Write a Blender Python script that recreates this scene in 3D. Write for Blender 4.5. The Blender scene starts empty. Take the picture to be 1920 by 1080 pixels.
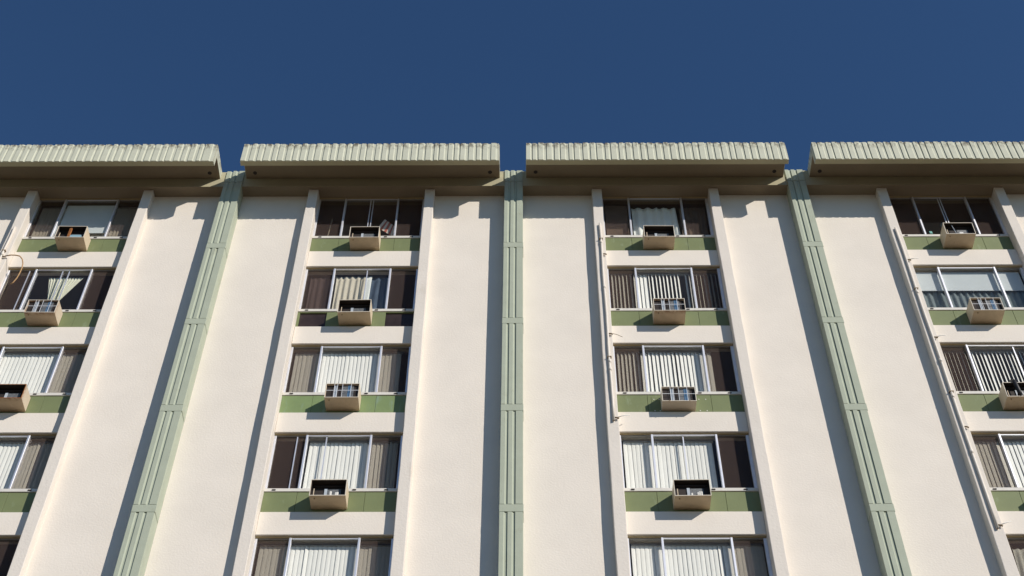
import bpy, math, random
from mathutils import Vector, Matrix

random.seed(7)
C = bpy.context.scene.collection
SC = bpy.context.scene

# ------------------------------------------------------------------ camera
cam_data = bpy.data.cameras.new('camera')
cam_data.sensor_width = 36.0
cam_data.lens = 51.25
cam_data.clip_start = 0.1
cam_data.clip_end = 3000
cam = bpy.data.objects.new('camera', cam_data)
C.objects.link(cam)
Rv = Vector((0.99996, 0.00725, 0.00521)); Uv = Vector((0.00244, -0.78366, 0.62118)); Fv = Vector((-0.00859, 0.62114, 0.78365))
M = Matrix(((Rv.x, Uv.x, -Fv.x, 0.2856), (Rv.y, Uv.y, -Fv.y, -20.538), (Rv.z, Uv.z, -Fv.z, 1.6), (0, 0, 0, 1)))
cam.matrix_world = M
SC.camera = cam

# ------------------------------------------------------------------ sky, sun, exposure
SUNV = Vector((1.05, -1.0, 0.83)).normalized()          # towards the sun
EL = math.asin(SUNV.z)
AZ = math.atan2(SUNV.x, SUNV.y)
world = bpy.data.worlds.new('World')
SC.world = world
world.use_nodes = True
wn = world.node_tree.nodes; wl = world.node_tree.links
wn.clear()
sky = wn.new('ShaderNodeTexSky'); sky.sky_type = 'NISHITA'; sky.sun_disc = False
sky.sun_elevation = EL; sky.sun_rotation = AZ
sky.altitude = 0; sky.air_density = 1.0; sky.dust_density = 0.0; sky.ozone_density = 1.2
bg = wn.new('ShaderNodeBackground'); bg.inputs['Strength'].default_value = 0.062
wo = wn.new('ShaderNodeOutputWorld')
tint = wn.new('ShaderNodeMixRGB'); tint.blend_type = 'MULTIPLY'; tint.inputs['Fac'].default_value = 1.0
tint.inputs['Color2'].default_value = (0.65, 1.0, 1.38, 1)       # film rendering of a deep blue sky, the same all round
wl.new(sky.outputs[0], tint.inputs['Color1']); wl.new(tint.outputs[0], bg.inputs[0]); wl.new(bg.outputs[0], wo.inputs[0])

sd = bpy.data.lights.new('sun', 'SUN'); sd.energy = 4.35; sd.angle = math.radians(0.5); sd.color = (1.0, 0.925, 0.83)
sun = bpy.data.objects.new('sun', sd); C.objects.link(sun)
sun.rotation_euler = SUNV.to_track_quat('Z', 'Y').to_euler()
sun.location = (20, -20, 40)

SC.view_settings.view_transform = 'Standard'
SC.view_settings.look = 'None'
SC.view_settings.exposure = 0.0
SC.view_settings.gamma = 1.0
SC.render.film_transparent = False

# ------------------------------------------------------------------ materials
def mat(name, col, rough=0.8, bump=0.0, bscale=60, var=0.0, vscale=2.0, metal=0.0, stain=None, spec=0.3, dirt=None):
    m = bpy.data.materials.new(name); m.use_nodes = True
    nt = m.node_tree; N = nt.nodes; L = nt.links
    b = N['Principled BSDF']
    b.inputs['Roughness'].default_value = rough
    b.inputs['Metallic'].default_value = metal
    b.inputs['Specular IOR Level'].default_value = spec
    b.inputs['Base Color'].default_value = (*col, 1)
    geo = N.new('ShaderNodeNewGeometry')
    csock = None
    if var > 0:
        nz = N.new('ShaderNodeTexNoise'); nz.inputs['Scale'].default_value = vscale; nz.inputs['Detail'].default_value = 6
        nz.inputs['Roughness'].default_value = 0.6
        L.new(geo.outputs['Position'], nz.inputs['Vector'])
        rp = N.new('ShaderNodeValToRGB')
        rp.color_ramp.elements[0].position = 0.3; rp.color_ramp.elements[1].position = 0.7
        rp.color_ramp.elements[0].color = (*[c * (1 - var) for c in col], 1)
        rp.color_ramp.elements[1].color = (*[min(1, c * (1 + var * 0.6)) for c in col], 1)
        L.new(nz.outputs['Fac'], rp.inputs['Fac'])
        csock = rp.outputs['Color']
    if stain:
        scol, sc, lo, hi, stretch = stain
        mp = N.new('ShaderNodeMapping'); mp.inputs['Scale'].default_value = stretch
        L.new(geo.outputs['Position'], mp.inputs['Vector'])
        n2 = N.new('ShaderNodeTexNoise'); n2.inputs['Scale'].default_value = sc; n2.inputs['Detail'].default_value = 8
        n2.inputs['Roughness'].default_value = 0.65
        L.new(mp.outputs[0], n2.inputs['Vector'])
        mr = N.new('ShaderNodeMapRange'); mr.inputs['From Min'].default_value = lo; mr.inputs['From Max'].default_value = hi
        L.new(n2.outputs['Fac'], mr.inputs['Value'])
        mx = N.new('ShaderNodeMixRGB'); mx.inputs['Color2'].default_value = (*scol, 1)
        if csock: L.new(csock, mx.inputs['Color1'])
        else: mx.inputs['Color1'].default_value = (*col, 1)
        fac = mr.outputs[0]
        if dirt:      # weathering only near an upper edge at height dirt[0] .. dirt[1]
            sp = N.new('ShaderNodeSeparateXYZ'); L.new(geo.outputs['Position'], sp.inputs[0])
            m2 = N.new('ShaderNodeMapRange'); m2.inputs['From Min'].default_value = dirt[0] * (-1 if len(dirt) > 2 else 1); m2.inputs['From Max'].default_value = dirt[1] * (-1 if len(dirt) > 2 else 1)
            L.new(sp.outputs['Y' if len(dirt) > 2 else 'Z'], m2.inputs['Value'])
            mu = N.new('ShaderNodeMath'); mu.operation = 'MULTIPLY'
            L.new(m2.outputs[0], mu.inputs[0]); L.new(fac, mu.inputs[1]); fac = mu.outputs[0]
        L.new(fac, mx.inputs['Fac'])
        csock = mx.outputs[0]
    if csock: L.new(csock, b.inputs['Base Color'])
    if bump > 0:
        n3 = N.new('ShaderNodeTexNoise'); n3.inputs['Scale'].default_value = bscale; n3.inputs['Detail'].default_value = 5
        L.new(geo.outputs['Position'], n3.inputs['Vector'])
        bp = N.new('ShaderNodeBump'); bp.inputs['Strength'].default_value = bump; bp.inputs['Distance'].default_value = 0.012
        L.new(n3.outputs['Fac'], bp.inputs['Height']); L.new(bp.outputs[0], b.inputs['Normal'])
    return m

STUCCO = mat('stucco_cream', (0.795, 0.735, 0.655), 0.9, 0.38, 24, 0.05, 0.9, stain=((0.66, 0.60, 0.52), 1.1, 0.66, 0.9, (1, 1, 0.35)))
FINM = mat('stucco_fin', (0.745, 0.69, 0.62), 0.9, 0.5, 22, 0.03, 1.6, stain=((0.55, 0.49, 0.41), 1.5, 0.62, 0.8, (1, 1, 0.3)))
SAGE = mat('sage_paint', (0.415, 0.455, 0.36), 0.75, 0.3, 55, 0.06, 3.0, stain=((0.30, 0.31, 0.22), 3.0, 0.60, 0.78, (1, 1, 0.5)))
FASC = mat('fascia_paint', (0.575, 0.585, 0.47), 0.78, 0.3, 60, 0.06, 3.5, stain=((0.10, 0.08, 0.055), 9.0, 0.46, 0.58, (1, 1, 0.6)), dirt=(31.55, 31.86))
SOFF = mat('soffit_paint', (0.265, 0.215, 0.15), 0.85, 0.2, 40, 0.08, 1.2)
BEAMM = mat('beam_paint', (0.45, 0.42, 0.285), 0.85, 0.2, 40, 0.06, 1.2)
GREEN = mat('green_panel_paint', (0.188, 0.222, 0.105), 0.6, 0.15, 30, 0.07, 2.5, stain=((0.30, 0.36, 0.24), 2.2, 0.60, 0.8, (2.5, 1, 0.6)))
GREENW = mat('weathered_green_paint', (0.21, 0.285, 0.125), 0.55, 0.15, 30, 0.09, 3, stain=((0.24, 0.34, 0.27), 4.0, 0.56, 0.74, (2.5, 1, 0.35)))
ALU = mat('white_aluminium', (0.82, 0.83, 0.87), 0.5, 0.05, 30, 0.05, 6, metal=0.75, spec=0.5)
SILLM = mat('sill_paint', (0.70, 0.675, 0.62), 0.55, 0.05, 30, 0.08, 5)
DARKGL = mat('dark_infill_pane', (0.045, 0.032, 0.03), 0.25, 0.0, var=0.3, vscale=4, spec=0.25)
ALUD = mat('grey_aluminium', (0.30, 0.29, 0.27), 0.5, 0.0, spec=0.5)
TRACK = mat('tan_head_track', (0.42, 0.33, 0.19), 0.7, 0.0, var=0.1)
CASE = mat('beige_metal', (0.70, 0.575, 0.42), 0.5, 0.06, 25, 0.05, 7, stain=((0.26, 0.12, 0.05), 11, 0.66, 0.80, (1, 1, 1)), spec=0.4)
CASER = mat('rusty_beige_metal', (0.66, 0.55, 0.42), 0.55, 0.1, 25, 0.06, 7, stain=((0.24, 0.09, 0.03), 14, 0.42, 0.60, (1, 1, 1)), spec=0.4, dirt=(0.24, 0.37, 'Y'))
PAN = mat('tan_base_pan_in_shade', (0.56, 0.44, 0.29), 0.6, 0.06, 25, 0.10, 7, stain=((0.20, 0.09, 0.04), 11, 0.64, 0.80, (1, 1, 1)))  # case underside: its shade is put into a darker tan
PANR = mat('rusty_base_pan_in_shade', (0.56, 0.43, 0.285), 0.6, 0.1, 25, 0.10, 7, stain=((0.20, 0.08, 0.03), 14, 0.42, 0.60, (1, 1, 1)), dirt=(0.24, 0.37, 'Y'))  # same underside shade in the colour, with rust near the front
PANW = mat('clean_base_pan_in_shade', (0.55, 0.47, 0.36), 0.6, 0.04, 25, 0.05, 7)  # underside of the white case, darkened for shade
CASEW = mat('white_metal', (0.74, 0.67, 0.56), 0.45, 0.05, 25, 0.03, 5, spec=0.4)
RUST = mat('rust', (0.34, 0.13, 0.04), 0.85, 0.3, 60, 0.4, 20)
DARKM = mat('dark_metal', (0.035, 0.028, 0.026), 0.7)
COIL = mat('condenser_coil', (0.15, 0.16, 0.17), 0.5, 0.5, 160, 0.4, 30, spec=0.5)
GALV = mat('galvanised_metal', (0.50, 0.55, 0.60), 0.4, 0.0, var=0.08, vscale=12, spec=0.6)
BLUEM = mat('blue_grey_metal', (0.10, 0.20, 0.33), 0.4, 0.0, spec=0.6)
WIRE = mat('grille_wire', (0.78, 0.80, 0.83), 0.4, spec=0.6)
BLACK = mat('black_rubber', (0.02, 0.02, 0.022), 0.5)
SLAT = mat('white_vinyl', (0.86, 0.85, 0.82), 0.6, 0.0, var=0.03, vscale=4)
SLATG = mat('ivory_vinyl', (0.66, 0.63, 0.57), 0.6, 0.0, var=0.05, vscale=4)
SHADE = mat('shade_cloth', (0.62, 0.66, 0.68), 0.9, 0.1, 80, 0.03, 5)
GAUZE = mat('white_gauze', (0.84, 0.86, 0.84), 0.95, 0.1, 60, 0.04, 5)
CREAMC = mat('cream_fabric', (0.66, 0.66, 0.55), 0.95, 0.1, 60, 0.08, 5)
BEIGEC = mat('beige_fabric', (0.58, 0.53, 0.44), 0.95, 0.1, 60, 0.08, 5)
NAVYC = mat('navy_fabric', (0.07, 0.10, 0.15), 0.95, 0.1, 60, 0.2, 3)
PLUMC = mat('plum_fabric', (0.16, 0.12, 0.13), 0.95, 0.1, 60, 0.2, 3)
BROWNC = mat('brown_fabric', (0.27, 0.21, 0.18), 0.95, 0.1, 60, 0.15, 3)
BLUEC = mat('blue_grey_fabric', (0.17, 0.205, 0.215), 0.95, 0.1, 60, 0.15, 4)
REDC = mat('red_fabric', (0.45, 0.12, 0.09), 0.9)
STRIPEW = mat('pale_fabric', (0.72, 0.62, 0.55), 0.9)
TEAL = mat('teal_plastic', (0.25, 0.55, 0.52), 0.3, spec=0.6)
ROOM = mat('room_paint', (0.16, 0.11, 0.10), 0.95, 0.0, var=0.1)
PVC = mat('cream_pvc', (0.76, 0.70, 0.62), 0.5, 0.05, 30, 0.05, 5, spec=0.4)
BRASS = mat('tarnished_brass', (0.30, 0.22, 0.13), 0.6, var=0.3, vscale=40)
HOSE = mat('orange_hose', (0.50, 0.30, 0.14), 0.6, var=0.15, vscale=20)
WHITEP = mat('white_plastic', (0.75, 0.74, 0.70), 0.5)
GROUND = mat('dark_paving', (0.135, 0.108, 0.078), 0.95, 0.3, 20, 0.12, 0.4)
ROOFM = mat('roof_gravel', (0.30, 0.28, 0.25), 0.95, 0.3, 30, 0.15, 3)

def glass_mat(name, tint, fres=1.45, extra=None):
    m = bpy.data.materials.new(name); m.use_nodes = True
    nt = m.node_tree; N = nt.nodes; L = nt.links; N.clear()
    out = N.new('ShaderNodeOutputMaterial'); tr = N.new('ShaderNodeBsdfTransparent'); tr.inputs[0].default_value = (*tint, 1)
    gl = N.new('ShaderNodeBsdfGlossy'); gl.inputs['Roughness'].default_value = 0.02; gl.inputs[0].default_value = (0.9, 0.95, 1, 1)
    fr = N.new('ShaderNodeFresnel'); fr.inputs[0].default_value = fres
    mx = N.new('ShaderNodeMixShader')
    nz = N.new('ShaderNodeTexNoise'); nz.inputs['Scale'].default_value = 1.5
    geo = N.new('ShaderNodeNewGeometry'); L.new(geo.outputs['Position'], nz.inputs['Vector'])
    bp = N.new('ShaderNodeBump'); bp.inputs['Strength'].default_value = 0.15; bp.inputs['Distance'].default_value = 0.02
    L.new(nz.outputs['Fac'], bp.inputs['Height']); L.new(bp.outputs[0], gl.inputs['Normal'])
    iv = N.new('ShaderNodeMath'); iv.operation = 'SUBTRACT'; iv.inputs[0].default_value = 1.0; L.new(geo.outputs['Backfacing'], iv.inputs[1])
    ml = N.new('ShaderNodeMath'); ml.operation = 'MULTIPLY'; L.new(iv.outputs[0], ml.inputs[0]); L.new(fr.outputs[0], ml.inputs[1])
    L.new(ml.outputs[0], mx.inputs[0]); L.new(tr.outputs[0], mx.inputs[1]); L.new(gl.outputs[0], mx.inputs[2])
    last = mx
    if extra:     # dust on the pane / threads of a screen
        df = N.new('ShaderNodeBsdfDiffuse'); df.inputs[0].default_value = (*extra[0], 1)
        m2 = N.new('ShaderNodeMixShader'); m2.inputs[0].default_value = extra[1]
        L.new(mx.outputs[0], m2.inputs[1]); L.new(df.outputs[0], m2.inputs[2]); last = m2
    L.new(last.outputs[0], out.inputs[0])
    return m
GLASS = glass_mat('window_glass', (0.975, 0.98, 0.97), 1.35, ((0.4, 0.42, 0.42), 0.015))
SCREEN = glass_mat('insect_screen', (0.90, 0.885, 0.86), 1.02, ((0.17, 0.125, 0.115), 0.14))

# ------------------------------------------------------------------ mesh helpers
class MB:
    def __init__(s): s.v = []; s.f = []
    def box(s, x0, x1, y0, y1, z0, z1):
        n = len(s.v)
        s.v += [(x0, y0, z0), (x1, y0, z0), (x1, y1, z0), (x0, y1, z0), (x0, y0, z1), (x1, y0, z1), (x1, y1, z1), (x0, y1, z1)]
        s.f += [tuple(n + i for i in q) for q in ((0, 3, 2, 1), (4, 5, 6, 7), (0, 1, 5, 4), (1, 2, 6, 5), (2, 3, 7, 6), (3, 0, 4, 7))]
        return s
    def prism(s, pts, z0, z1):            # polygon in xy (counter clockwise), extruded in z
        n = len(s.v); k = len(pts)
        s.v += [(p[0], p[1], z0) for p in pts] + [(p[0], p[1], z1) for p in pts]
        s.f.append(tuple(n + i for i in reversed(range(k)))); s.f.append(tuple(n + k + i for i in range(k)))
        for i in range(k):
            j = (i + 1) % k; s.f.append((n + i, n + j, n + k + j, n + k + i))
        return s
    def tube(s, pts, r, seg=10, cap=True):
        pts = [Vector(p) for p in pts]; n0 = len(s.v)
        for i, p in enumerate(pts):
            a = pts[max(i - 1, 0)]; b = pts[min(i + 1, len(pts) - 1)]
            d = (b - a).normalized(); ref = Vector((0, 1, 0)) if abs(d.y) < 0.9 else Vector((1, 0, 0))
            u = d.cross(ref).normalized(); w = d.cross(u)
            for k in range(seg):
                t = 2 * math.pi * k / seg; q = p + (u * math.cos(t) + w * math.sin(t)) * r; s.v.append(tuple(q))
        for i in range(len(pts) - 1):
            for k in range(seg):
                a = n0 + i * seg + k; b = n0 + i * seg + (k + 1) % seg
                s.f.append((a, b, b + seg, a + seg))
        if cap:
            s.f.append(tuple(n0 + k for k in reversed(range(seg)))); m = n0 + (len(pts) - 1) * seg
            s.f.append(tuple(m + k for k in range(seg)))
        return s
    def mesh(s, name, m):
        me = bpy.data.meshes.new(name); me.from_pydata(s.v, [], s.f); me.materials.append(m); me.update()
        return me

def put(name, me, parent=None, loc=None, rz=0):
    o = bpy.data.objects.new(name, me); C.objects.link(o)
    if parent: o.parent = parent
    if loc is not None: o.location = loc
    if rz: o.rotation_euler = (0, 0, rz)
    return o
def part(name, mb, m, parent, bevel=0, smooth=False, label=None, seg=1):
    me = mb.mesh(name, m)
    o = put(name, me, parent)
    if bevel:
        b = o.modifiers.new('bevel', 'BEVEL'); b.width = bevel; b.segments = seg; b.limit_method = 'ANGLE'
    if smooth:
        for p in me.polygons: p.use_smooth = True
    if label: o['label'] = label
    return o
def tag(o, label, cat, group=None):
    o['label'] = label; o['category'] = cat
    if group: o['group'] = group
    return o
def thing(name, label, cat, loc=(0, 0, 0), group=None):
    o = bpy.data.objects.new(name, None); C.objects.link(o); o.location = loc
    return tag(o, label, cat, group)

# ------------------------------------------------------------------ measures (metres)
W = 6.92; W3 = 0.0553; H = 2.75
ZB = 28.6137                      # underside of the topmost pilaster band
def bay(k): return k * W + W3 * max(k, 0)
COLS = {1: -1.5, 2: -0.5, 3: 0.5, 4: 1.5}
ROWS = 5                          # rows 0..5 are built
FI, FO = 1.31, 1.545              # fin inner / outer face from the column axis
QY = -0.21                        # front of the fins
GY = 0.09                         # glass
BBOT, BTOP = ZB + 2.555, ZB + 3.185
ZTOP = ZB + 3.24; ZLIP = ZB + 2.512; ZSOF = ZB + 2.90
EY = -1.07

# ------------------------------------------------------------------ ground
g = put('ground', MB().box(-700, 700, -700, 700, -0.5, 0).mesh('ground', GROUND)); g['kind'] = 'structure'

# ------------------------------------------------------------------ the building
B = thing('apartment_building', 'cream stucco apartment block with sage green pilasters and ribbed overhanging eaves', 'building')
PIL = {-2: (-0.16, 0.28), -1: (-0.175, 0.27), 0: (-0.195, 0.25), 1: (-0.235, 0.21), 2: (-0.25, 0.20), }
PY = -0.30                        # core face of a pilaster, planks come on top of it

def wavy(x0, x1, y0, y1, z0, z1, j):
    # hand floated post: its two front edges wander by a few millimetres
    mb = MB(); n = max(2, int((z1 - z0) / 0.55)); hist = 0
    for i in range(n + 1):
        z = z0 + (z1 - z0) * i / n
        a, b_, c = (random.uniform(-j, j) for _ in range(3))
        mb.v += [(x0 + a, y0 + c, z), (x1 + b_, y0 + c, z), (x1, y1, z), (x0, y1, z)]
    mb.f.append((0, 3, 2, 1)); m = 4 * n; mb.f.append((m, m + 1, m + 2, m + 3))
    for i in range(n):
        for q in range(4):
            a = 4 * i + q; b_ = 4 * i + (q + 1) % 4; mb.f.append((a, b_, b_ + 4, a + 4))
    return mb
# wall panels between fins and pilasters
for k2 in (-3, -2, -1, 0, 1, 2):
    cx = (bay(k2) + bay(k2 + 1)) / 2
    if k2 in (-3, 2):
        part('wall_panel', MB().box(bay(k2), bay(k2 + 1), 0, 0.27, 0, BBOT - 0.002), STUCCO, B); continue
    part('wall_panel', MB().box(bay(k2), cx - FO, 0, 0.27, 0, BBOT - 0.002), STUCCO, B)
    part('wall_panel', MB().box(cx + FO, bay(k2 + 1), 0, 0.27, 0, BBOT - 0.002), STUCCO, B)
    for s in (-1, 1):
        a, b_ = sorted((cx + s * FI, cx + s * FO))
        part('fin', wavy(a - (0.001 if s < 0 else 0), b_ + (0.001 if s > 0 else 0), QY, 0.272, 0, BBOT - 0.003, 0.005), FINM, B, bevel=0.012, seg=2)
    zr = ZB - ROWS * H - 0.27
    part('wall_panel', MB().box(cx - FI + .001, cx + FI - .001, 0.0, 0.27, 0, zr - 0.002), STUCCO, B)

# beam along the top, behind it the roof slab and parapet
bo = part('beam', MB().box(bay(-3), bay(3), -0.30, 0.27, BBOT, BTOP), BEAMM, B)
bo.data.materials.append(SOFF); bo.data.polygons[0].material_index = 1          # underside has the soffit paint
part('beam', MB().box(bay(-3), bay(3), 0.2745, 12.0, BBOT + 0.1, BTOP - 0.02), ROOFM, B)
part('back_wall', MB().box(bay(-3), bay(3), 11.8, 12.0, 0, BBOT + 0.098), STUCCO, B)
for x in (bay(-3), bay(3) - 0.2):
    part('side_wall', MB().box(x, x + 0.2, 0.2745, 11.798, 0, BBOT + 0.098), STUCCO, B)

def board(x0, x1, y, z0, z1, t=0.034, cd=0.024, flat=0.58, gap=0.007):
    # plank: raised flat, narrow bevel facing right, lower flat, open joint to the next plank
    w = x1 - x0; xm = x0 + w * flat; bw = min(0.024, w * 0.18); xe = x1 - gap
    if flat >= 1: return MB().box(x0, xe, y - t, y, z0, z1)
    return MB().prism([(x0, y), (x0, y - t), (xm, y - t), (xm + bw, y - t + cd), (xe, y - t + cd), (xe, y)], z0, z1)

# pilasters
for k, (xa, xb) in PIL.items():
    c = bay(k); a, b_ = c + xa, c + xb
    p = part('pilaster', wavy(a, b_, PY, 0.0, 0, ZB + 3.165, 0.003), SAGE, B, bevel=0.006)
    w3 = (b_ - a) / 3
    xs = [a, a + w3 * (0.98 + random.uniform(-.04, .04)), a + w3 * 2.0, b_]
    xs2 = list(xs)
    zt = ZB + 3.19
    lev = [ZB + 2.70] + [ZB - i * H for i in range(0, 6)]
    prev = zt
    for j, z in enumerate(lev):
        bt = z + 0.19 if j else z + 0.012       # top of the band
        for q in range(3):
            dz = random.uniform(-0.008, 0.008)
            x0, x1 = xs[q] + random.uniform(-.004, .004) * (q > 0), xs[q + 1]
            zz1 = prev - 0.006 + (random.uniform(-.01, .012) if j == 0 else 0)
            me = board(x0, x1, PY, bt + 0.006, zz1, flat=random.uniform(.50, .60) if q < 2 else 1).mesh('plank', SAGE)
            put('plank', me, p)
        if j:
            part('band', MB().box(a - 0.008, b_ + 0.008, PY - 0.034, -0.02, z, bt), SAGE, p, bevel=0.005)
        else:
            part('band', MB().box(a - 0.003, b_ + 0.003, PY - 0.024, -0.302 + 0.25, z, bt), SAGE, p)
        prev = z

# eaves
PAT = [12.8, 11.4, 16.7, 15.8, 12.0, 16.7, 10.8, 17.2, 15.0, 12.5, 17.0, 11.2, 16.5, 13.5, 14.5, 15.5, 13, 17, 15, 14, 16.2, 11.5, 16.3, 12.5,
       17.5, 13.2, 14.3, 16, 11, 17.3, 14, 14, 17, 10.4, 17.2]
ENDS = [(-2, bay(-2) + 0.32, bay(-1) - 0.325), (-1, bay(-1) + 0.335, bay(0) - 0.327), (0, 0.335, bay(1) - 0.31), (1, bay(1) + 0.345, bay(2) - 0.32),
        (-3, bay(-3), bay(-2) - 0.32), (2, bay(2) + 0.32, bay(3))]
VENT = MB().tube([(0, 0, 0), (0, 0, 0.02)], 0.05, 14).mesh('soffit_vent', DARKM)
for idx, (kk, ea, eb) in enumerate(ENDS):
    mb = MB()
    # cross-section in yz, extruded along x: down-standing lip, soffit, roof slab
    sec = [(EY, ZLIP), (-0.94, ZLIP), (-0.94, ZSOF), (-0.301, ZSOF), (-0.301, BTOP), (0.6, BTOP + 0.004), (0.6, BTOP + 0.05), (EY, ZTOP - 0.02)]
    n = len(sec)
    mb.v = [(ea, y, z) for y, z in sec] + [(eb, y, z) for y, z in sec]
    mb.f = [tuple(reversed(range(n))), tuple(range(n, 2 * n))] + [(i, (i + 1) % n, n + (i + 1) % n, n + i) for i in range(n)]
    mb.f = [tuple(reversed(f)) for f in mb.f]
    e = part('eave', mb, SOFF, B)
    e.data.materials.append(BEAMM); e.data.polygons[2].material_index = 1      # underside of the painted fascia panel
    # boards on the fascia; the end cheeks get the same paint as the boards
    w = [PAT[(i + 7 * idx * (idx != 2)) % len(PAT)] for i in range(36)]
    sc = 0.0153
    x = ea; i = 0
    while x < eb - 0.02:
        x1 = x + w[i % len(w)] * sc * 0.80
        if eb - x1 < 0.10: x1 = eb
        me = board(x, x1, EY, ZLIP - 0.004 + random.uniform(-.006, .003), ZTOP + random.uniform(-.012, .012), t=0.030, cd=0.019, flat=random.uniform(.5, .64), gap=0.006).mesh('fascia_board', FASC)
        put('fascia_board', me, e); x = x1; i += 1
    for s, xe in ((-1, ea), (1, eb)):
        if abs(xe) > bay(3) - 0.1: continue
        y0 = EY + 0.001
        sec2 = [(y0, ZLIP + 0.001), (-0.942, ZLIP + 0.001), (-0.942, ZSOF + 0.001), (-0.302, ZSOF + 0.001), (-0.302, BTOP - 0.001), (y0, ZTOP - 0.022)]
        m2 = MB(); n = len(sec2); xo = (xe + 0.0008, xe + 0.009) if s > 0 else (xe - 0.009, xe - 0.0008)
        m2.v = [(xo[0], y, z) for y, z in sec2] + [(xo[1], y, z) for y, z in sec2]
        m2.f = [tuple(range(n)), tuple(reversed(range(n, 2 * n)))] + [(i, n + i, n + (i + 1) % n, (i + 1) % n) for i in range(n)]
        part('end_cheek', m2, FASC, e)
        put('soffit_vent', VENT, e, (xe - s * 0.23, -0.47, ZSOF - 0.004))

# ------------------------------------------------------------------ windows, spandrels, rooms
MULL = 0.645
SILLCLIP = MB().box(-0.035, 0.035, -0.012, 0.0, -0.012, 0.012).mesh('sill_clip', DARKM)
STILES = {(1, 1): [(-0.80, 0), (-0.03, 1), (0.125, 1)], (2, 0): [(-0.03, 1), (0.035, 1)], (2, 1): [(0.115, 1)], (2, 3): [(-0.84, 0), (-0.25, 1)],
          (3, 3): [(-0.02, 1)], (4, 0): [(-0.03, 1), (0.03, 1)], (4, 2): [(0.35, 1)], (3, 1): [], }
for col, kc in COLS.items():
    cx = bay(kc) if kc < 0 else kc * (W + W3)
    for r in range(ROWS + 1):
        z = ZB - r * H
        # white spandrel below the green strip and (top row) above it nothing: the beam does that
        part('spandrel_panel', MB().box(cx - FI + .001, cx + FI - .001, 0.0, 0.27, z - 0.27, z + 0.31), STUCCO, B, bevel=0.008)
        part('backing_wall', MB().box(cx - FI + .001, cx + FI - .001, 0.105, 0.27, z + 0.3105, z + 0.855), DARKM, B)
        # infill strip: three panels with open joints
        missing = (col, r) == (2, 1)
        for q, (a, b_) in enumerate(((-FI + .002, -MULL - .02), (-MULL - .014, MULL + .008), (MULL + .014, FI - .002))):
            if missing and q != 1:
                fr = MB()
                a2 = a + (0.05 if q == 0 else 0)
                fr.box(a + cx, b_ + cx, 0.052, 0.09, z + 0.311, z + 0.34).box(a + cx, b_ + cx, 0.052, 0.09, z + 0.845, z + 0.868)
                if q == 0: fr.box(cx + a, cx + a2, 0.052, 0.09, z + 0.3405, z + 0.8445)
                f = part('infill_frame', fr, GREEN, B, label='green frame round a dark glazed infill')
                part('pane', MB().box(cx + a2, cx + b_, 0.085, 0.09, z + 0.3405, z + 0.8445), DARKGL, f)
                continue
            gp = part('infill_panel', MB().box(cx + a, cx + b_, 0.05 + random.uniform(0, .003), 0.10, z + 0.312, z + 0.866), GREENW if (col, r) == (2, 2) else GREEN, B, bevel=0.003)
            if (col, r) == (3, 2) and q == 1:
                part('cover_plate', MB().box(cx - 0.58, cx + 0.60, 0.044, 0.049, z + 0.335, z + 0.80), GREEN, gp)
                for bx in (-0.53, -0.42, 0.40, 0.54):
                    for bz in (0.38, 0.72):
                        part('bolt', MB().tube([(cx + bx, 0.044, z + bz), (cx + bx, 0.034, z + bz)], 0.012, 8), WHITEP, gp)
        # window
        zt = z + (2.55 if r == 0 else 2.478)
        zs = z + 0.872; zg = z + 0.955
        wdw = part('window', MB().box(cx - FI + .002, cx + FI - .002, 0.075, 0.14, zt - 0.04, zt - 0.0015), ALUD, B)      # its head rail
        part('jamb', MB().box(cx - FI + .002, cx - 1.268, 0.06, 0.14, zg, zt - 0.0405), ALU, wdw, bevel=0.003)
        part('jamb', MB().box(cx + 1.245, cx + FI - .002, 0.06, 0.14, zg, zt - 0.0405), ALU, wdw, bevel=0.003)
        part('head_track', MB().box(cx - FI + .004, cx + FI - .004, 0.035, 0.0745, zt - 0.022, zt - 0.0015), TRACK, wdw)
        part('sill', MB().box(cx - FI + .002, cx + FI - .002, 0.032, 0.14, zs, zg - 0.0005), SILLM, wdw, bevel=0.004)
        for sx in (-1.12, 0.44, 1.06):
            put('sill_clip', SILLCLIP, wdw, (cx + sx, 0.031, zs + 0.035))
        for s in (-1, 1):
            part('mullion', MB().box(cx + s * MULL - 0.021, cx + s * MULL + 0.021, 0.035, 0.13, zg, zt - 0.0405), ALU, wdw, bevel=0.004)
        part('centre_rail', MB().box(cx - MULL + 0.027, cx + MULL - 0.027, 0.05, 0.08, zt - 0.058, zt - 0.041), ALU, wdw)
        for sx, mid in STILES.get((col, r), []):
            part('stile', MB().box(cx + sx - 0.011, cx + sx + 0.011, 0.07, 0.09, zg, zt - 0.066), ALU, wdw)
        part('pane', MB().box(cx - MULL + 0.0215, cx + MULL - 0.0215, 0.10, 0.105, zg, zt - 0.0405), GLASS, wdw)
        for s in (-1, 1):
            a, b_ = sorted((cx + s * (MULL + 0.0215), cx + (1.2445 if s > 0 else -1.2675)))
            part('pane', MB().box(a, b_, 0.12, 0.125, zg, zt - 0.0405), GLASS, wdw)
            if (col, r, s) not in ((3, 3, -1), (3, 4, -1), (4, 1, -1), (4, 1, 1)): part('insect_screen', MB().box(a, b_, 0.098, 0.101, zg, zt - 0.0405), SCREEN, wdw)
        # the room behind
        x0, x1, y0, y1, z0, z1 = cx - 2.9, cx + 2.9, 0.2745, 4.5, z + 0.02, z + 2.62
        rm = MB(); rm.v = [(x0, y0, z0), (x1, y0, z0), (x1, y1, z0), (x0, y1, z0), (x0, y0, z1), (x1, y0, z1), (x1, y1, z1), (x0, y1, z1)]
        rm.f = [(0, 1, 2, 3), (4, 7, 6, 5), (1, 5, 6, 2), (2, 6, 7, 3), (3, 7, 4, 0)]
        part('room', rm, ROOM, B)

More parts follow.
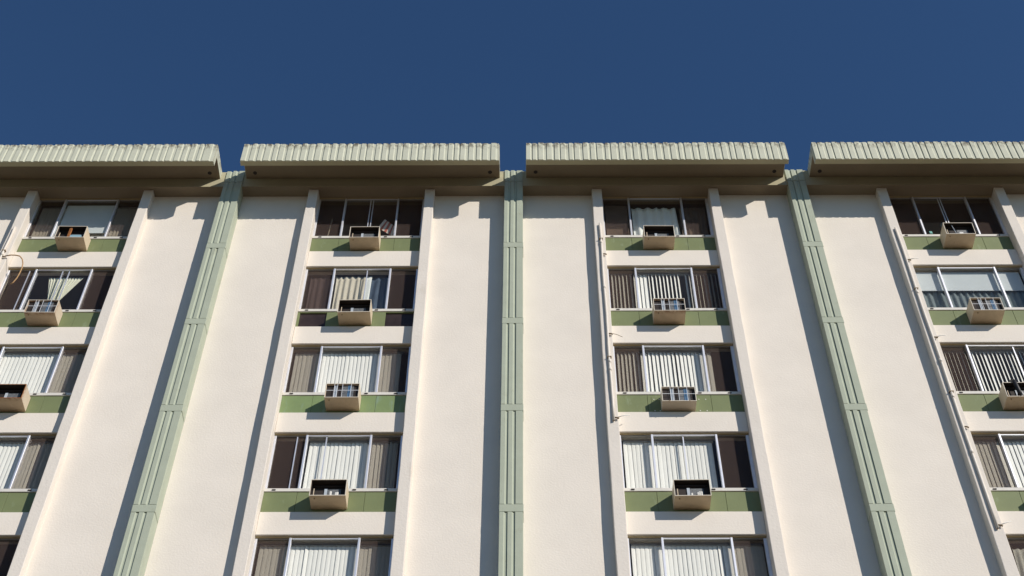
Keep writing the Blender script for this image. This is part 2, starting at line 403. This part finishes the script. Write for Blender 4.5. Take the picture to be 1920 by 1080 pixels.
# ------------------------------------------------------------------ things hung inside the windows
ORD = {1: 'leftmost', 2: 'second', 3: 'third', 4: 'rightmost'}
RN = {0: 'top', 1: 'second', 2: 'third', 3: 'fourth', 4: 'fifth', 5: 'sixth'}
def where(col, r):
    c = {1: 'leftmost window column', 2: 'second window column from the left', 3: 'third window column from the left', 4: 'rightmost window column'}[col]
    return RN[r] + ' storey, ' + c
def ctr(col): 
    k = COLS[col]; return bay(k) if k < 0 else k * (W + W3)

SLATME = {}
def slat_mesh(h, m):
    key = (round(h, 3), m.name)
    if key not in SLATME:
        w = 0.045; mb = MB(); pts = []
        for i in range(5):
            t = -1 + i * 0.5; pts.append((t * w, -0.006 * (1 - t * t)))
        pts2 = [(p[0], p[1] + 0.0012) for p in reversed(pts)]
        mb.prism(pts + pts2, -h, 0)
        SLATME[key] = mb.mesh('slat', m)
    return SLATME[key]
def vblind(col, r, x0, x1, angle, label, m=SLAT, z_top=2.37, z_bot=0.99, y=0.215, pitch=0.085, jitter=1.5, skip=()):
    cx = ctr(col); z = ZB - r * H
    t = thing('vertical_blind', label, 'blind', (cx, y, z + z_top), 'vertical blinds behind the windows')
    part('head_rail', MB().box(x0, x1, -0.02, 0.02, 0.0, 0.035), ALUD, t)
    me = slat_mesh(z_top - z_bot, m)
    n = int(round((x1 - x0) / pitch))
    for i in range(n):
        x = x0 + (i + 0.5) * pitch
        if any(a < x < b for a, b in skip): continue
        a = angle(x) if callable(angle) else angle
        if random.random() < 0.05: a += random.choice((-14, 18))
        sl = put('slat', me, t, (x + random.uniform(-.004, .004), random.uniform(-.004, .004), 0), math.radians(a + random.gauss(0, jitter)))
        sl.rotation_euler = (random.gauss(0, .002), random.gauss(0, .0035), sl.rotation_euler[2])
    return t
def drape(name, label, cat, col, r, z1, z0, top, bot, m, y=0.21, folds=9, amp=0.018, nz=10, pinch=None, seed=0):
    # hanging cloth between (top xa,xb) and (bottom xa,xb) with vertical folds
    cx = ctr(col); z = ZB - r * H; rnd = random.Random(seed + col * 10 + r)
    nx = folds * 8; mb = MB(); ph = [rnd.uniform(-.8, .8) for _ in range(folds + 2)]
    for j in range(nz + 1):
        tz = j / nz
        s = tz if pinch is None else pinch(tz)
        xa = top[0] + (bot[0] - top[0]) * s; xb = top[1] + (bot[1] - top[1]) * s
        for i in range(nx + 1):
            u = i / nx; f = u * folds; k = int(min(f, folds - 1))
            wob = math.sin(2 * math.pi * f + ph[k] * 0.6 + 0.5 * math.sin(3 * tz + ph[k]))
            yy = amp * wob * (0.6 + 0.5 * tz) + 0.004 * math.sin(9 * u + 5 * tz)
            mb.v.append((xa + (xb - xa) * u, yy, -(z1 - z0) * tz + 0.006 * math.sin(f * 6.28) * (1 - tz)))
    for j in range(nz):
        for i in range(nx):
            a = j * (nx + 1) + i; mb.f.append((a, a + nx + 1, a + nx + 2, a + 1))
    o = put(name, mb.mesh(name, m), None, (cx, y, z + z1))
    for p in o.data.polygons: p.use_smooth = True
    sl = o.modifiers.new('thickness', 'SOLIDIFY'); sl.thickness = 0.002
    return tag(o, label, cat)
def roller(col, r, x0, x1, z0, label, y=0.17, z1=2.40, m=None, bow=0.0):
    cx = ctr(col); z = ZB - r * H
    t = thing('roller_shade', label, 'window shade', (cx, y, z + z1))
    mb = MB(); n = 16
    for j, zz in enumerate((0, z0 - z1)):
        for i in range(n + 1):
            u = i / n; mb.v.append((x0 + (x1 - x0) * u, bow * math.sin(u * 6.0) * j, zz + (0.006 * math.sin(u * 7) if j else 0)))
    for i in range(n): mb.f.append((i, n + 1 + i, n + 2 + i, i + 1))
    s = part('cloth', mb, m or SHADE, t); md = s.modifiers.new('thickness', 'SOLIDIFY'); md.thickness = 0.002
    part('roller', MB().tube([(x0, 0.02, 0.0), (x1, 0.02, 0.0)], 0.018, 10), ALUD, t)
    part('hem_bar', MB().box(x0, x1, -0.006, 0.006, z0 - z1 - 0.012, z0 - z1 + 0.008), SHADE, t)
    return t

# leftmost column
roller(1, 0, -0.60, 0.60, 1.26, 'pale grey roller shade pulled two thirds down in the leftmost top window', y=0.15)
vblind(1, 0, -1.22, 1.22, 24, 'vertical blind behind the roller shade in the leftmost top window', SLATG, y=0.23)
drape('tied_curtain', 'cream curtain gathered to one side like an hourglass, second storey from the eaves, leftmost column', 'curtain', 1, 1, 2.33, 1.0,
      (-0.36, 0.45), (-0.17, 0.03), CREAMC, folds=11, amp=0.02, pinch=lambda t: min(1, t * 1.35))
vblind(1, 2, -1.22, 1.22, 17, 'closed white vertical blind, ' + where(1, 2))
vblind(1, 3, -1.22, 1.22, 17, 'closed white vertical blind, ' + where(1, 3))
# second column
fl = thing('striped_flag', 'small red and white striped flag hanging inside the top window of the second column', 'flag', (ctr(2) + 0.20, 0.20, ZB + 1.08))
for q in range(7):
    mb = MB(); a = q * 0.047
    pts = [(0.0 + a, 0.30 - a * 0.75), (0.045 + a, 0.265 - a * 0.75 + .0), (0.17 + a * 0.72, 0.50 - a * 0.62), (0.125 + a * 0.72, 0.535 - a * 0.62)]
    pts = [(p[0] * 1.15, p[1] * 1.45) for p in pts]
    y = 0.006 * math.sin(q * 1.7)
    mb.v = [(p[0], y, p[1]) for p in pts] + [(p[0], y + 0.003, p[1]) for p in pts]
    mb.f = [(0, 1, 2, 3), (7, 6, 5, 4), (0, 4, 5, 1), (1, 5, 6, 2), (2, 6, 7, 3), (3, 7, 4, 0)]
    part('stripe', mb, REDC if q % 2 else STRIPEW, fl)
tag(put('curtain_rod', MB().tube([(0, 0, 0), (0.055, 0, 0.9)], 0.012, 8).mesh('curtain_rod', BEIGEC), None, (ctr(2) - 0.99, 0.2, ZB + 0.96)),
    'thin pale pole leaning behind the left pane of the top window, second column', 'pole')
drape('curtain', 'beige and white striped curtain behind the middle pane, second storey from the eaves, second column', 'curtain', 2, 1, 2.33, 1.0,
      (-0.60, 0.08), (-0.60, 0.07), BEIGEC, folds=5, amp=0.03)
drape('curtain', 'narrow white curtain edge beside the navy curtain, second storey from the eaves, second column', 'curtain', 2, 1, 2.33, 1.0,
      (0.08, 0.22), (0.07, 0.20), GAUZE, folds=1, amp=0.012, y=0.2)
drape('curtain', 'dark navy curtain behind the middle pane, second storey from the eaves, second column', 'curtain', 2, 1, 2.33, 1.0,
      (0.2, 0.62), (0.18, 0.62), NAVYC, folds=2, amp=0.03, y=0.23)
drape('curtain', 'dim plum curtain behind the left pane, second storey from the eaves, second column', 'curtain', 2, 1, 2.33, 1.0,
      (-1.2, -0.66), (-1.2, -0.66), PLUMC, folds=4, amp=0.02, y=0.23)
vblind(2, 2, -1.22, 1.10, 13, 'closed white vertical blind, ' + where(2, 2))
vblind(2, 3, -0.60, 1.22, lambda x: 12 if x < 0.7 else 20, 'closed white vertical blind with bare left pane, ' + where(2, 3))
vblind(2, 4, -1.22, 1.22, 9, 'closed white vertical blind, ' + where(2, 4))
# third column
roller(3, 0, -1.22, -0.68, 1.0, 'brown shade behind the left pane of the top window in the third column', y=0.2, m=BROWNC)
drape('gauze_curtain', 'ruffled white curtain in the middle pane of the top window, third column', 'curtain', 3, 0, 2.30, 0.98,
      (-0.57, 0.50), (-0.57, 0.56), GAUZE, folds=5, amp=0.042, y=0.21)
drape('curtain', 'brown curtain behind the right pane of the top window in the third column', 'curtain', 3, 0, 2.33, 0.98,
      (0.60, 1.22), (0.60, 1.22), BROWNC, folds=6, amp=0.02, y=0.22)
vblind(3, 1, -1.22, 1.22, lambda x: 58 if not (-0.64 < x < -0.33) else 22, 'half open white vertical blind, ' + where(3, 1), jitter=4, skip=((0.40, 0.5),))
vblind(3, 2, -1.22, 0.82, lambda x: 46 if x < -0.65 else (30 if x < 0.4 else 14), 'slightly open white vertical blind, ' + where(3, 2), jitter=4)
vblind(3, 3, -1.22, 0.60, 9, 'closed white vertical blind with bare right pane, ' + where(3, 3))
vblind(3, 4, -1.22, 1.22, 8, 'closed white vertical blind, ' + where(3, 4))
# rightmost column
tag(put('glass_ornament', MB().prism([(0.0, -.01), (0.05, -.012), (0.07, 0.0), (0.04, 0.015)], 0, 0.09).mesh('glass_ornament', TEAL), None, (ctr(4) - 0.48, 0.17, ZB + 1.16)),
    'small teal ornament hanging in the top window of the rightmost column', 'ornament')
tag(put('jar', MB().tube([(0, 0, 0), (0, 0, 0.12), (0, 0, 0.16)], 0.07, 12).mesh('jar', BLUEC), None, (ctr(4) - 0.05, 0.24, ZB + 1.46)),
    'dim blue jar high behind the middle pane of the top window, rightmost column', 'jar')
roller(4, 1, -1.22, 1.22, 1.73, 'pale roller shade across the upper half of the window, second storey, rightmost column', y=0.17)
drape('curtain', 'blue grey curtain hanging below the pale roller shade, rightmost column', 'curtain', 4, 1, 2.3, 0.98, (-1.22, 1.22), (-1.22, 1.22), BLUEC, folds=17, amp=0.028, y=0.235)
vblind(4, 2, -1.22, 1.22, lambda x: 60 if x < -0.65 else 48, 'half open white vertical blind, ' + where(4, 2), jitter=3)
vblind(4, 3, -1.22, 1.22, lambda x: 14, 'closed white vertical blind, ' + where(4, 3), jitter=2)
drape('lace_curtain', 'white lace curtain in the lowest visible window of the rightmost column', 'curtain', 4, 4, 2.3, 0.98, (-1.1, -0.2), (-1.15, -0.4), GAUZE, folds=7, amp=0.03)

# ------------------------------------------------------------------ air conditioners
# col, row, xl, xr, front y, bottom z, height, kind, case material, label
ACS = [
 (1, 0, -0.327, 0.355, -0.375, 0.385, .425, 'open', CASE, 'beige window air conditioner with a rusty orange strut inside, leftmost top window'),
 (1, 1, -0.312, 0.366, -0.355, 0.39, .42, 'grille', CASER, 'rusty window air conditioner with barred grille beside the hourglass curtain'),
 (1, 2, -0.31, 0.378, -0.345, 0.385, .415, 'open', CASER, 'air conditioner with a rusty rim cut by the left edge of the photo'),
 (2, 0, -0.352, 0.340, -0.345, 0.385, .415, 'open', CASE, 'open beige air conditioner beside the striped flag in the second column'),
 (2, 1, -0.350, 0.366, -0.345, 0.39, .415, 'open', CASE, 'beige air conditioner between two dark infill panes under the navy curtain'),
 (2, 2, -0.346, 0.348, -0.345, 0.39, .41, 'grille', CASE, 'beige air conditioner with barred grille above streaky green panels in the second column'),
 (2, 3, -0.342, 0.347, -0.35, 0.405, .41, 'open', CASE, 'open beige air conditioner, lowest one visible in the second column'),
 (3, 0, -0.405, 0.308, -0.345, 0.39, .415, 'open', CASE, 'beige air conditioner in front of the ruffled white curtain'),
 (3, 1, -0.368, 0.322, -0.355, 0.40, .41, 'grille', CASER, 'air conditioner with barred grille and a rusted lower right corner, third column'),
 (3, 2, -0.395, 0.302, -0.25, 0.365, .42, 'grille', CASEW, 'shallow white air conditioner on a bolted cover plate, third column'),
 (3, 3, -0.37, 0.32, -0.35, 0.39, .41, 'open', CASE, 'open beige air conditioner, lowest one visible in the third column'),
 (4, 0, -0.352, 0.330, -0.39, 0.405, .42, 'open', CASE, 'beige air conditioner under the dark top window of the rightmost column'),
 (4, 1, -0.383, 0.292, -0.352, 0.39, .42, 'grille', CASE, 'beige air conditioner with barred grille below the pale roller shade, rightmost column'),
 (4, 2, -0.373, 0.31, -0.345, 0.385, .415, 'open', CASE, 'air conditioner with a black hose across its opening at the right edge'),
 (4, 3, -0.36, 0.32, -0.345, 0.385, .415, 'open', CASE, 'air conditioner at the right edge of the photo, fourth storey from the eaves'),
]
for col, r, xl, xr, fy, zb_, h, kind, cm, lab in ACS:
    w = xr - xl; cx = ctr(col); z = ZB - r * H
    cxm = cx + (xl + xr) / 2; hw = w / 2; D = 0.03 - fy          # origin on the panel face, bottom centre
    t = thing('air_conditioner', lab, 'air conditioner', (cxm, 0.045, z + zb_), 'window air conditioners')
    t.rotation_euler = (math.radians(random.uniform(0.0, 1.6)), math.radians(random.uniform(-.5, .5)), math.radians(random.uniform(-.7, .7)))
    F = fy - 0.045; th = 0.012
    cs = MB()
    cs.box(-hw, hw, F, 0.0, h - th, h)
    cs.box(-hw, -hw + th, F, 0.0, th + .0005, h - th - .0005); cs.box(hw - th, hw, F, 0.0, th + .0005, h - th - .0005)
    part('case', cs, cm, t, bevel=0.003)
    part('base_pan', MB().box(-hw + .001, hw - .001, F, 0.0, 0.0, th), PANR if cm is CASER else (PANW if cm is CASEW else PAN), t, bevel=0.003)  # darker than the case, underside shade is in the colour
    if kind == 'open':  # dark sheets added to keep the case interior in shade
        part('shade_liner', MB().box(-hw + th + .0015, hw - th - .0015, F + .004, -0.01, h - th - .006, h - th - .001), DARKM, t)
        part('shade_liner', MB().box(-hw + th + .0005, -hw + th + .004, F + .004, -0.01, th + .002, h - th - .007), DARKM, t)
        part('shade_liner', MB().box(hw - th - .004, hw - th - .0005, F + .004, -0.01, th + .002, h - th - .007), DARKM, t)
    rim = MB(); e = 0.011
    rim.box(-hw - .002, hw + .002, F - 0.006, F - 0.0005, -0.002, e); rim.box(-hw - .002, hw + .002, F - 0.006, F - 0.0005, h - e, h + .002)
    rim.box(-hw - .002, -hw + e, F - 0.006, F - 0.0005, e + .0005, h - e - .0005); rim.box(hw - e, hw + .002, F - 0.006, F - 0.0005, e + .0005, h - e - .0005)
    part('rim', rim, RUST if (col, r) == (1, 2) else CASEW, t, label='rusted orange rim' if (col, r) == (1, 2) else None)
    dep = 0.05 if kind == 'grille' else 0.13 + 0.02 * ((col + r) % 2)
    part('coil', MB().box(-hw + th + .001, hw - th - .001, F + dep, F + dep + 0.02, th + .001, h - th - .001), DARKM, t)
    part('coil_fins', MB().box(-hw + w * (.46 if kind == 'open' else .50), -hw + w * .83, F + dep - 0.012, F + dep - 0.001, th + .02, h * (.70 if kind == 'open' else .96)), COIL, t)
    part('fan_bracket', MB().box(-hw + w * (.37 if kind == 'open' else .26), -hw + w * (.45 if kind == 'open' else .345), F + dep - 0.02, F + dep - 0.001, th + .01, h * (.72 if kind == 'open' else .965)),
         GALV, t) if (col, r) not in ((1, 0), (4, 0)) else None
    if kind == 'grille':
        part('blue_strip', MB().box(-hw + w * .66, -hw + w * .755, F + dep - 0.02, F + dep - 0.0125, th + .01, h * .965), BLUEM, t)
        gm = MB()
        for u in (.26, .35, .50, .755, ):
            gm.box(-hw + w * u - .004, -hw + w * u + .004, F - 0.004, F + 0.002, e, h - e)
        part('grille_bar', gm, WIRE, t)
        part('grille_bar', MB().box(-hw + e, hw - e, F - 0.0085, F - 0.0045, h * .5 - .005, h * .5 + .005), WIRE, t)
    else:
        part('inner_flange', MB().box(-hw + th + .03, hw - th - .03, F + dep - 0.05, F + dep - 0.022, h * .80, h * .83), DARKM, t)
        part('side_bracket', MB().box(-hw + w * .09, -hw + w * .11, F + 0.05, F + 0.06, th, h * .55), CASE, t)
    if (col, r) == (1, 0):
        part('rusty_strut', MB().prism([(-0.075, F + .03), (-0.02, F + .02), (-0.01, F + .05), (-0.07, F + .06)], th, h - th), RUST, t)
        part('blue_pan', MB().box(-hw + w * .5, -hw + w * .88, F + .02, F + .07, th, h * .28), mat('pale_blue_plastic', (0.25, 0.42, 0.5), 0.4), t)
    if (col, r) == (4, 0):
        part('wire', MB().tube([(-hw + w * .30, F + .05, h - th), (-hw + w * .38, F + .04, th)], 0.008, 6), GALV, t)
        part('plastic_clip', MB().box(-hw + w * .46, -hw + w * .59, F + .01, F + .05, th, h * .2), WHITEP, t)
    if (col, r) == (4, 2):
        part('black_hose', MB().tube([(-0.11, F + .06, h + 0.10), (-0.10, F - .02, h + .01), (-0.085, F - .025, h * .6), (-0.07, F - .018, h * .25), (-0.075, F + .03, 0.03)], 0.045, 12), BLACK, t, smooth=True)
        part('white_tube', MB().tube([(-0.02, F + .02, h * .45), (0.01, F + .01, 0.04)], 0.016, 8), WHITEP, t)
    if (col, r) in ((3, 3), (2, 3)):
        for q in range(4):
            x = random.uniform(-.05, .25) * w * 2.0 * .5
            part('debris', MB().prism([(x, F + .08), (x + .02, F + .075), (x + .035, F + .09), (x + .01, F + .1)], random.uniform(.03, .12), random.uniform(.14, .2)), WHITEP, t)
    if cm is not CASEW:
        part('drain_spout', MB().tube([(-hw + w * .135, F + .07, 0.001), (-hw + w * .135, F + .07, -0.02)], 0.013, 10), BRASS, t)
    else:
        for u in (.2, .8):
            part('bolt', MB().tube([(-hw + w * u, F - .006, 0.004), (-hw + w * u, F - .02, 0.002)], 0.009, 8), BRASS, t)

# ------------------------------------------------------------------ drain pipes on the fins
def pipe(col, xo, z1, z0, joints, stubs, label):
    x = ctr(col) + xo; y = QY - 0.034; R = 0.026
    t = thing('drain_pipe', label, 'drain pipe', (x, y, ZB + z0))
    h = z1 - z0; n = 12
    pts = [(0.006 * math.sin(i * 1.3), 0, h * i / n) for i in range(n + 1)]
    pb = MB().tube(pts, R, 12, cap=False)
    o = part('pipe', pb, PVC, t, smooth=True); sm = o.modifiers.new('thickness', 'SOLIDIFY'); sm.thickness = 0.004
    for zj in joints:
        part('coupling', MB().tube([(0, 0, zj - z0 - .05), (0, 0, zj - z0 + .05)], R + 0.006, 12), PVC, t, smooth=True)
    for zj in joints[::2]:
        part('clamp', MB().box(-R - .02, R + .02, -R - .004, 0.034, zj - z0 + .12, zj - z0 + .14), BRASS, t)
    for zs_, kindp in stubs:
        zz = zs_ - z0
        part('stub', MB().tube([(R, 0, zz), (R + .05, 0, zz), (R + .075, -.01, zz - .03)], 0.016, 8), BRASS, t, smooth=True)
        if kindp == 'tube':
            part('stub_tube', MB().tube([(R + .06, -.005, zz + .01), (R + .20, 0.03, zz + .10), (R + .31, 0.10, zz + .18)], 0.009, 8), WHITEP, t, smooth=True)
        if kindp == 'wire':
            part('stub_wire', MB().tube([(R + .06, -.005, zz), (R + .17, 0.0, zz - .03), (R + .29, 0.02, zz - .09)], 0.006, 6), BRASS, t, smooth=True)
    return t
pipe(3, -1.413, 1.05, -5.70, (0.30, -1.38, -3.9, -4.15), ((-0.15, None), (-3.0, 'wire'), (-5.62, 'tube')), 'cream drain pipe down the left fin of the third window column')
pipe(4, -1.435, 0.84, -8.60, (-1.6, -3.9, -5.0, -6.6), ((-0.40, 'tube'), (-3.14, 'tube'), (-5.90, None), (-8.52, 'tube')), 'long cream drain pipe down the left fin of the rightmost window column')
pipe(1, -1.440, 0.97, -2.6, (-0.1,), ((-0.19, None),), 'cream drain pipe on the leftmost fin with an orange hose')
hx = ctr(1)
hp = [(-1.34, -.26, -.19), (-1.22, -.27, -.17), (-1.10, -.27, -.175), (-1.0, -.26, -.20), (-.92, -.25, -.30), (-.87, -.24, -.44), (-.85, -.23, -.60), (-.855, -.22, -.78), (-.88, -.20, -.94), (-.93, -.18, -1.08), (-.98, -.17, -1.13)]
tag(put('orange_hose', MB().tube([(x - hp[0][0], y - hp[0][1], z - hp[0][2]) for x, y, z in hp], 0.014, 10).mesh('orange_hose', HOSE), None, (hx + hp[0][0], hp[0][1], ZB + hp[0][2])),
    'orange brown hose curling from the drain pipe stub past the leftmost window column', 'hose')
for p in bpy.data.objects['orange_hose'].data.polygons: p.use_smooth = True
# thin lightning rod above the leftmost eave
tag(put('lightning_rod', MB().tube([(0, 0, 0), (0, 0, 0.16)], 0.006, 6).mesh('lightning_rod', GALV), None, (-8.72, -1.0, ZTOP - 0.03)),
    'thin metal rod standing on top of the leftmost eave', 'rod')
